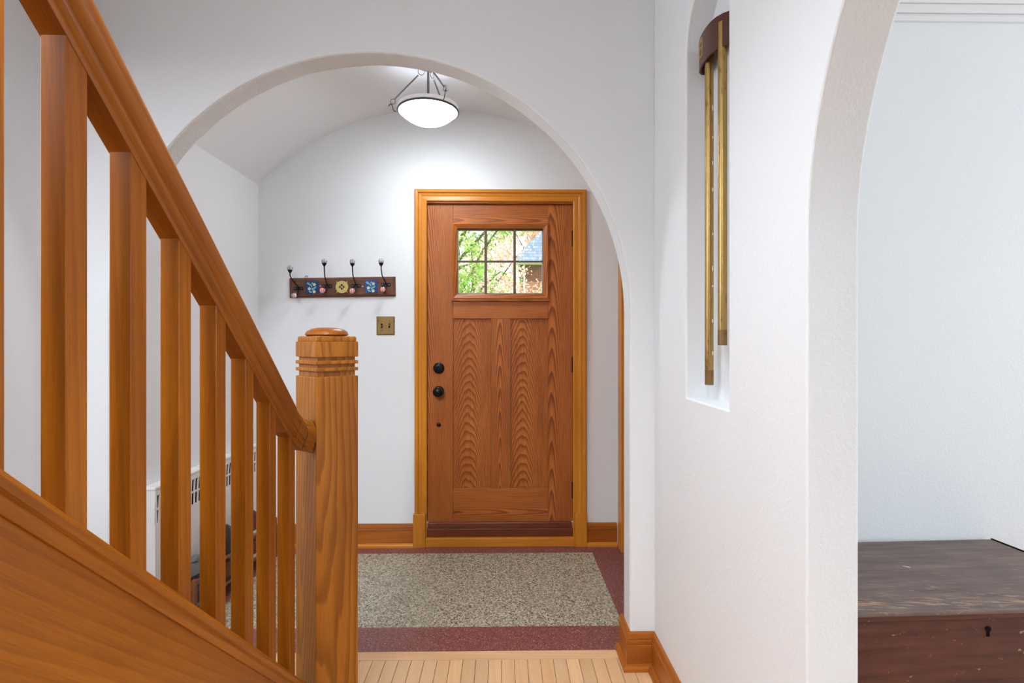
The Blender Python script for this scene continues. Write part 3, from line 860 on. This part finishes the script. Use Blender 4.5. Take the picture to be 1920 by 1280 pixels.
for (hx_, hz, tx, tz, bx_, bz, mk) in HK:
    hk = MB().box(hx_ - 0.028, hx_ + 0.028, yf - 0.005, yf, hz - 0.0105, hz + 0.0105).build('hook', M_iron, rk, bevel=0.002)
    for s in (-1, 1):
        MB().lathe([(0.004, 0), (0.003, -0.003)], (hx_ + s * 0.02, yf - 0.005, hz), 'Y', 8).build('screw', M_nickel, hk)
    y_t, y_b = YD - 0.10, YD - 0.07
    up = [(hx_, yf - 0.004, hz), (hx_, yf - 0.016, hz + 0.012), (hx_ + (tx - hx_) * 0.35, yf - 0.035, hz + 0.026), (tx + (hx_ - tx) * 0.2, y_t + 0.012, hz + 0.05), (tx, y_t, hz + (tz - hz) * 0.62), (tx, y_t, tz - 0.02)]
    MB().tube(up, 0.0036, 8).build('upper_arm', M_iron, hk, smooth=True)
    MB().lathe([(0.004, -0.03), (0.012, -0.018), (0.014, -0.010)], (tx, y_t, tz), 'Z', 14).build('knob_cup', M_iron, hk, smooth=True)
    MB().ball((tx, y_t, tz), 0.0165, 16, 10).build('ceramic_ball', M_knob_grey, hk, smooth=True)
    dn = [(hx_, yf - 0.004, hz), (hx_, yf - 0.012, hz - 0.02), (hx_ - 0.001, yf - 0.03, bz - 0.012), (bx_ + 0.004, y_b + 0.012, bz - 0.008), (bx_, y_b + 0.004, bz)]
    MB().tube(dn, 0.0032, 8).build('lower_arm', M_iron, hk, smooth=True)
    MB().lathe([(0.004, 0.012), (0.013, 0.006), (0.0165, -0.004), (0.015, -0.012), (0.008, -0.017), (0.001, -0.018)], (bx_, y_b, bz), 'Y', 16).build('ceramic_knob', mk, hk, smooth=True)

# ------------------------------------------------------------------ light switch
sw = thing('light_switch', 'antique brass double light switch plate beside the front door', 'light switch', (-0.73, YD, 1.31))
pl = MB()
pl.loft([[(-0.786, YD, 1.31), (-0.674, YD, 1.31), (-0.674, YD, 1.425), (-0.786, YD, 1.425)], [(-0.786, YD - 0.003, 1.31), (-0.674, YD - 0.003, 1.31), (-0.674, YD - 0.003, 1.425), (-0.786, YD - 0.003, 1.425)], [(-0.780, YD - 0.006, 1.316), (-0.680, YD - 0.006, 1.316), (-0.680, YD - 0.006, 1.419), (-0.780, YD - 0.006, 1.419)]])
pl.build('plate', M_brass_plate, sw)
for k, xx in enumerate((-0.753, -0.707)):
    MB().box(xx - 0.005, xx + 0.005, YD - 0.0068, YD - 0.005, 1.354, 1.380).build('toggle_slot', M_dark, sw)
    zt = 1.3715 if k else 1.3635
    MB().loft([[(xx - 0.004, YD - 0.006, 1.361), (xx + 0.004, YD - 0.006, 1.361), (xx + 0.004, YD - 0.006, 1.373), (xx - 0.004, YD - 0.006, 1.373)], [(xx - 0.003, YD - 0.018, zt - 0.003), (xx + 0.003, YD - 0.018, zt - 0.003), (xx + 0.003, YD - 0.018, zt + 0.003), (xx - 0.003, YD - 0.018, zt + 0.003)]]).build('toggle', M_nickel, sw)
    for zq in (1.337, 1.397):
        MB().lathe([(0.004, 0), (0.003, -0.002)], (xx, YD - 0.006, zq), 'Y', 10).build('screw', M_nickel, sw)

# ------------------------------------------------------------------ door chime in the niche
ch = thing('door_chime', 'brass tube door chime with curved walnut cover in wall niche', 'door chime', (0.664, 1.6, 1.12))
cz0, cz1 = 2.118, 2.213
pts = [(0.664, 1.692), (0.630, 1.688), (0.618, 1.676), (0.611, 1.650), (0.608, 1.620), (0.608, 1.590), (0.611, 1.562), (0.618, 1.540), (0.630, 1.522), (0.645, 1.510), (0.664, 1.502)]
def inset(p):
    c = Vector((0.664, 1.597))
    v = Vector(p) - c
    return (c.x + v.x * 0.91, c.y + v.y * 0.955)
ipts = [inset(p) for p in pts]
MB().loft([[(p[0], p[1], cz0), (p[0], p[1], cz1), (q[0], q[1], cz1), (q[0], q[1], cz0)] for p, q in zip(pts, ipts)]).build('cover', M_chime_wood, ch, smooth=True)
MB().prism([(p[0], p[1]) for p in ipts], 'Z', cz1 - 0.022, cz1 - 0.012).build('cover_top', M_dark, ch)
pq = MB().box(0.6066, 0.609, 1.618, 1.648, 2.142, 2.202)
pqo = pq.build('plaque', M_brass, ch, bevel=0.001)
for zq, rr in ((2.182, 0.008), (2.166, 0.0045), (2.158, 0.009)):
    MB().lathe([(rr, 0.0), (rr * 0.6, -0.0016)], (0.6066, 1.633, zq), 'X', 10).build('relief', M_brass_plate, pqo)
M_tube = M_brass
for (tx_, ty_, zb) in ((0.6275, 1.617, 1.138), (0.6345, 1.535, 1.259)):
    tb = MB().lathe([(0.011, zb), (0.0127, zb), (0.0127, cz1 - 0.02), (0.011, cz1 - 0.02), ], (tx_, ty_, 0), 'Z', 20).build('chime_tube', M_brass, ch, smooth=True)
    MB().lathe([(0.0129, zb), (0.0129, zb + 0.045), (0.0124, zb + 0.045), (0.0124, zb)], (tx_, ty_, 0), 'Z', 20, caps=False).build('tube_end', M_brass_plate, tb, smooth=True)
random.seed(3)
for k in range(9):
    z = 1.25 + k * 0.09 + random.uniform(-0.03, 0.03)
    MB().ball((0.6275 + 0.006, 1.617 - 0.0108, z), 0.004, 8, 5, (0.6, 0.5, random.uniform(0.8, 2.6))).build('paint_drip', M_trimwhite, ch)

# ------------------------------------------------------------------ blanket chest in the living room
crot = R(2.3)
bc = thing('blanket_chest', 'dark worn wooden blanket chest with scuffed lid against living room wall', 'chest', (1.40, 1.775, 0), crot)
L2, D2, HB_ = 0.50, 0.245, 0.472
for nm, q in (('front_board', (-L2, L2, -D2, -D2 + 0.02, 0.03, HB_)), ('back_board', (-L2, L2, D2 - 0.02, D2, 0.03, HB_)), ('side_board', (-L2, -L2 + 0.02, -D2 + 0.02, D2 - 0.02, 0.03, HB_)), ('side_board', (L2 - 0.02, L2, -D2 + 0.02, D2 - 0.02, 0.03, HB_)), ('bottom_board', (-L2 + 0.02, L2 - 0.02, -D2 + 0.02, D2 - 0.02, 0.03, 0.05))):
    MB().box(*q).build(nm, M_chest, bc, bevel=0.002)
for s, t_ in ((-1, -1), (1, -1), (-1, 1), (1, 1)):
    MB().box(s * L2 - s * 0.08 if s > 0 else -L2, L2 if s > 0 else -L2 + 0.08, t_ * D2 - (0.03 if t_ > 0 else 0), t_ * D2 + (0.03 if t_ < 0 else 0), 0.0, 0.03).build('foot', M_chest, bc)
ld = MB().box(-L2 - 0.01, L2 + 0.012, -D2 - 0.016, D2 + 0.012, HB_ + 0.001, 0.5).build('lid', M_chest_lid, bc, bevel=0.006, segs=3)
MB().box(-L2 - 0.009, L2 + 0.011, -D2 - 0.0168, -D2 - 0.012, HB_ + 0.0005, 0.488).build('lid_edge', M_chest, ld, bevel=0.002)
MB().box(L2 + 0.0125, L2 + 0.017, -D2 - 0.01, D2 + 0.012, 0.478, 0.503).build('lid_strap', M_black, ld, bevel=0.001)
MB().lathe([(0.0085, 0), (0.0085, -0.002)], (0.0, -D2 - 0.0002, 0.434), 'Y', 14).box(-0.004, 0.004, -D2 - 0.002, -D2, 0.412, 0.434).build('keyhole', M_dark, bc)
ps = MB().prism([(1.368, 1.805), (1.382, 1.800), (1.386, 1.794), (1.379, 1.797)], 'Z', 0.5003, 0.5015).build('paper_scrap', plain('white_paper', srgb(240, 240, 240), 0.7))
tag(ps, 'tiny white paper scrap lying on the worn chest lid', 'paper scrap')

# ------------------------------------------------------------------ radiator cover, shoe rack, shoes (behind the balusters)
rc = thing('radiator_cover', 'white metal radiator cover with slotted grille on vestibule left wall', 'radiator cover', (-1.48, 2.75, 0.1))
ry0, ry1, rxf = 2.255, 3.22, -1.457
MB().box(XVL + 0.001, rxf - 0.003, ry0, ry0 + 0.02, 0.03, 0.652).build('end_panel', M_cover, rc, bevel=0.003)
MB().box(XVL + 0.001, rxf - 0.003, ry1 - 0.02, ry1, 0.03, 0.652).build('end_panel', M_cover, rc, bevel=0.003)
MB().box(XVL + 0.001, rxf + 0.002, ry0 - 0.003, ry1 + 0.003, 0.645, 0.660).build('top_panel', M_cover, rc, bevel=0.005)
MB().box(rxf - 0.006, rxf, ry0, ry1, 0.05, 0.505).build('front_panel', M_cover, rc)
MB().box(rxf - 0.006, rxf, ry0, ry1, 0.622, 0.645).build('front_panel', M_cover, rc)
MB().box(rxf - 0.006, rxf, ry0, ry1, 0.559, 0.567).build('grille_bar', M_cover, rc)
yy = ry0
nbar = 34
stp = (ry1 - ry0) / nbar
gb = None
for k in range(nbar + 1):
    yc = min(ry0 + k * stp, ry1)
    sl = 0.006
    for (za, zb_, s) in ((0.505, 0.559, 0.3), (0.567, 0.622, 1.0)):
        MB().add([(rxf - 0.005, yc - 0.005, za), (rxf, yc - 0.005, za), (rxf, yc + 0.005, za), (rxf - 0.005, yc + 0.005, za), (rxf - 0.005, yc - 0.005 + sl * s, zb_), (rxf, yc - 0.005 + sl * s, zb_), (rxf, yc + 0.005 + sl * s, zb_), (rxf - 0.005, yc + 0.005 + sl * s, zb_)], [(0, 1, 2, 3), (7, 6, 5, 4), (0, 4, 5, 1), (1, 5, 6, 2), (2, 6, 7, 3), (3, 7, 4, 0)]).build('grille_bar', M_cover, rc)
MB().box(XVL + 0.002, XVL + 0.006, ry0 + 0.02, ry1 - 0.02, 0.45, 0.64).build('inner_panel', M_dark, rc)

M_slat = wood('rack_slat_wood', 'Y', srgb(70, 36, 18), srgb(138, 84, 46), srgb(156, 100, 58), N=80, rough=0.45, line=0.3)
sr = thing('shoe_rack', 'low slatted brown wooden shoe rack in front of radiator cover', 'shoe rack', (-1.4, 2.76, 0))
sx0, sx1, sy0, sy1 = -1.452, -1.335, 2.33, 3.17
for xx in (sx0, sx1 - 0.016):
    for yy in (sy0, (sy0 + sy1) / 2 - 0.01, sy1 - 0.02):
        MB().box(xx, xx + 0.016, yy, yy + 0.02, 0, 0.235).build('leg', M_slat, sr, bevel=0.002)
for zq in (0.075, 0.205):
    for k in range(4):
        xx = sx0 + 0.018 + k * 0.0215
        MB().box(xx, xx + 0.014, sy0 - 0.005, sy1 + 0.005, zq, zq + 0.010).build('slat', M_slat, sr, bevel=0.002)
    for yy in (sy0, sy1 - 0.02):
        MB().box(sx0 + 0.016, sx1 - 0.016, yy, yy + 0.02, zq - 0.012, zq).build('cross_bar', M_slat, sr)
def shoe(x_, y_, z_, upper, sole, label, L=0.26, Wd=0.08, H=0.10, flip=1):
    sh = thing('shoe', label, 'shoe', (x_, y_, z_), group='shoes on the vestibule rack')
    def outline(t):  # half width along the length
        return Wd / 2 * (0.62 + 0.38 * math.sin(math.pi * min(1, t * 1.15)) ** 0.7) * (math.sin(math.pi * (0.06 + 0.9 * t)) ** 0.35)
    N_ = 12
    lo, mid, top = [], [], []
    rings = []
    for zl, sc in ((0, 0.95), (0.004, 1.0), (0.018, 0.98)):
        rg = []
        for k in range(N_ + 1):
            t = k / N_
            rg.append((x_ + outline(t) * sc, y_ + flip * (t - 0.5) * L, z_ + zl))
        for k in range(N_, -1, -1):
            t = k / N_
            rg.append((x_ - outline(t) * sc, y_ + flip * (t - 0.5) * L, z_ + zl))
        rings.append(rg)
    MB().loft(rings).build('sole', sole, sh, smooth=True)
    rings = []
    for k in range(N_ + 1):
        t = k / N_
        w_ = outline(t) * 0.93
        h_ = (H if t < 0.35 else H * (0.42 + 0.58 * max(0, 1 - (t - 0.35) / 0.4))) * (1 if t < 0.9 else 0.75) * (0.9 if t < 0.05 else 1)
        rings.append([(x_ + w_ * math.cos(a) * (1 if math.sin(a) < 0.5 else 0.8), y_ + flip * (t - 0.5) * L * 0.97, z_ + 0.017 + h_ * math.sin(a) * 0.92) for a in [math.pi * j / 8 for j in range(9)]])
    up = MB().loft(rings).build('upper', upper, sh, smooth=True)
    MB().lathe([(0.028, 0), (0.024, 0.012), (0.018, 0.012), (0.018, 0)], (x_, y_ - flip * 0.26 * L, z_ + H * 0.92), 'Z', 14, caps=False).build('collar', sole if False else upper, sh)
    for k in range(3):
        yl = y_ + flip * (0.02 + 0.02 * k)
        MB().tube([(x_ - 0.02, yl, z_ + H * 0.80 - 0.010 * k), (x_, yl, z_ + H * 0.86 - 0.012 * k), (x_ + 0.02, yl, z_ + H * 0.80 - 0.010 * k)], 0.002, 6).build('lace', M_porcelain, sh)
    return sh
M_sh_black = plain('black_leather', srgb(34, 34, 36), 0.45)
M_sh_grey = plain('grey_suede', srgb(104, 106, 106), 0.8)
M_sh_brown = plain('brown_leather', srgb(92, 50, 30), 0.45)
M_sh_red = plain('burgundy_canvas', srgb(96, 40, 40), 0.7)
M_rub = plain('white_rubber', srgb(200, 200, 196), 0.6)
cxs = (sx0 + sx1) / 2
shoe(cxs, 2.47, 0.216, M_sh_grey, M_sh_black, 'grey suede shoe nearest the arch on the top slats', H=0.085)
shoe(cxs, 2.75, 0.216, M_sh_black, M_sh_black, 'black leather shoe in the middle of the top slats', H=0.13)
shoe(cxs, 3.03, 0.216, M_sh_red, M_rub, 'burgundy canvas shoe with white sole on the top slats', H=0.11)
shoe(cxs, 2.47, 0.086, M_sh_black, M_sh_grey, 'black shoe with grey sole on the bottom slats nearest the arch', H=0.075)
shoe(cxs, 2.75, 0.086, M_sh_brown, M_sh_black, 'brown leather shoe in the middle of the bottom slats', H=0.08)
shoe(cxs, 3.03, 0.086, M_sh_brown, M_rub, 'brown shoe with white sole at far end of bottom slats', H=0.08)

# ------------------------------------------------------------------ outdoors, seen through the door glass
M_lawn = plain('lawn', srgb(120, 150, 70), 0.9, noise=0.4, scale=3)
gd = struct(MB().box(-40, 40, YD + 0.16, 70, -0.5, -0.3).build('ground', M_lawn))
struct(MB().box(-1.2, 1.2, YD + 0.16, 5.0, -0.3, -0.05).build('floor_porch', plain('porch_concrete', srgb(190, 186, 178), 0.8)))
def brick_mat():
    t = NT('brown_brick')
    br = t.n('ShaderNodeTexBrick')
    t.put(br.inputs['Vector'], t.coord(rot=(R(90), 0, 0)))
    br.inputs['Color1'].default_value = srgb(140, 86, 66)
    br.inputs['Color2'].default_value = srgb(112, 66, 52)
    br.inputs['Mortar'].default_value = srgb(180, 150, 130)
    br.inputs['Scale'].default_value = 4.5
    return t.set(br.outputs[0], 0.85)
M_brick = brick_mat()
def shingle_mat():
    t = NT('grey_shingle')
    br = t.n('ShaderNodeTexBrick')
    t.put(br.inputs['Vector'], t.coord(rot=(R(60), 0, 0)))
    br.inputs['Color1'].default_value = srgb(128, 144, 164)
    br.inputs['Color2'].default_value = srgb(96, 112, 132)
    br.inputs['Mortar'].default_value = srgb(90, 102, 116)
    br.inputs['Scale'].default_value = 4.0
    return t.set(br.outputs[0], 0.9)
M_shingle = shingle_mat()
hs = thing('house', 'neighbouring brick house with grey shingle roof seen through door glass', 'house', (5.0, 28, -0.3))
MB().box(0.95, 9.0, 25.4, 31.0, -0.3, 4.93).build('wall', M_brick, hs)
MB().loft([[(0.35, 24.8, 5.02), (9.6, 24.8, 5.02), (9.6, 31.6, 5.02), (0.35, 31.6, 5.02)], [(3.0, 27.6, 8.0), (7.0, 27.6, 8.0), (7.0, 28.8, 8.0), (3.0, 28.8, 8.0)]]).build('roof', M_shingle, hs)
MB().box(0.35, 9.6, 24.78, 25.4, 4.92, 5.02).build('eave_board', M_trimwhite, hs)
MB().box(0.15, 0.72, 25.2, 25.8, -0.3, 4.92).build('porch_column', M_trimwhite, hs)
MB().box(0.95, 1.02, 25.33, 25.4, 2.8, 4.92).build('window_trim', M_trimwhite, hs)
wn = MB().box(3.0, 4.4, 25.36, 25.4, 2.6, 4.3).build('window_frame', M_trimwhite, hs)
MB().box(3.1, 4.3, 25.34, 25.36, 2.7, 4.2).build('pane', M_dark, wn)

def leaf_mat(name, a, b, tl=0.5):
    t = NT(name)
    oi = t.n('ShaderNodeNewGeometry')
    c = t.mix(oi.outputs['Random Per Island'], a, b)
    t.set(c, 0.6)
    df = t.n('ShaderNodeBsdfTranslucent')
    t.put(df.inputs[0], c)
    mx = t.n('ShaderNodeMixShader')
    mx.inputs[0].default_value = tl
    t.put(mx.inputs[1], t.b.outputs[0])
    t.put(mx.inputs[2], df.outputs[0])
    t.t.links.new(mx.outputs[0], t.t.nodes['Material Output'].inputs[0])
    return t.m
M_green = leaf_mat('spring_green_leaves', srgb(92, 160, 40), srgb(190, 212, 120))
M_blossom = leaf_mat('pink_white_blossom', srgb(250, 222, 210), srgb(214, 178, 150))
M_cream = leaf_mat('cream_blossom', srgb(246, 228, 206), srgb(210, 184, 128))
M_bark = plain('tree_bark', srgb(96, 84, 76), 0.9, noise=0.3)
def tree(name, label, cat, base, trunk_h, crown, n, size, mat, seed, holes=0.5, branches=7):
    rnd = random.Random(seed)
    t = thing(name, label, cat, base)
    cx_, cy_, cz_, rx, ry, rz = crown
    bx_, by_, bz_ = base
    MB().tube([(bx_, by_, bz_), (bx_ + 0.05, by_, bz_ + trunk_h * 0.5), (cx_, cy_, cz_ + rz * 0.3)], [0.16, 0.12, 0.04], 10).build('trunk', M_bark, t, smooth=True)
    cl = []
    for k in range(branches):
        a = rnd.uniform(0, 2 * math.pi)
        e = (cx_ + rx * 0.85 * math.cos(a), cy_ + ry * 0.85 * math.sin(a), cz_ + rnd.uniform(-0.5, 0.7) * rz)
        s = (bx_ + (cx_ - bx_) * 0.6, by_ + (cy_ - by_) * 0.6, bz_ + trunk_h * rnd.uniform(0.6, 1.0))
        m_ = tuple((s[i] + e[i]) / 2 + rnd.uniform(-0.12, 0.12) for i in range(3))
        MB().tube([s, m_, e], [0.05, 0.035, 0.012], 8).build('branch', M_bark, t, smooth=True)
    for k in range(int(n / 70)):
        while True:
            p = [rnd.uniform(-1, 1) for _ in range(3)]
            if sum(v * v for v in p) < 1:
                break
        cl.append((cx_ + p[0] * rx, cy_ + p[1] * ry, cz_ + p[2] * rz, rnd.uniform(0.10, 0.28) * rx))
    q = MB()
    for k in range(n):
        c = rnd.choice(cl)
        p = [c[i] + rnd.gauss(0, c[3] * 0.6) for i in range(3)]
        s = size * rnd.uniform(0.6, 1.3)
        mt = Euler((rnd.uniform(0, 6.3), rnd.uniform(0, 6.3), rnd.uniform(0, 6.3))).to_matrix()
        q.add([Vector(p) + mt @ Vector(v) * s for v in ((-0.5, 0, 0), (-0.1, -0.32, 0.06), (0.5, 0, 0), (-0.1, 0.32, 0.06))], [(0, 1, 2), (0, 2, 3)])
    tag(q.build('foliage', mat, t), kind='stuff')
    return t
tree('maple_tree', 'leafy spring green tree on the left outside the door glass', 'tree', (-2.2, 10.5, -0.3), 3.0, (-1.3, 10.0, 2.35, 1.3, 1.2, 1.0), 5200, 0.065, M_green, 1)
tree('maple_tree', 'taller green tree whose branches hang across the top of door glass', 'tree', (-2.4, 15.0, -0.3), 4.0, (-0.7, 14.0, 4.6, 1.5, 1.0, 0.8), 2600, 0.08, M_green, 2)
tree('blossom_tree', 'pink white blossoming tree in the middle outside the door glass', 'tree', (-1.6, 18.0, -0.3), 3.2, (-0.75, 18.0, 3.4, 1.5, 1.2, 1.7), 8000, 0.085, M_blossom, 3)
tree('blossom_tree', 'cream blossoming tree in front of the brick house', 'tree', (2.8, 20.0, -0.3), 2.6, (1.9, 20.0, 2.45, 1.5, 1.0, 0.95), 5200, 0.085, M_cream, 4)
tree('blossom_tree', 'tall pale blossoming tree above the shingle roof', 'tree', (3.4, 36.0, -0.3), 5.5, (1.8, 35.0, 8.6, 2.6, 1.6, 1.7), 4200, 0.16, M_blossom, 5)
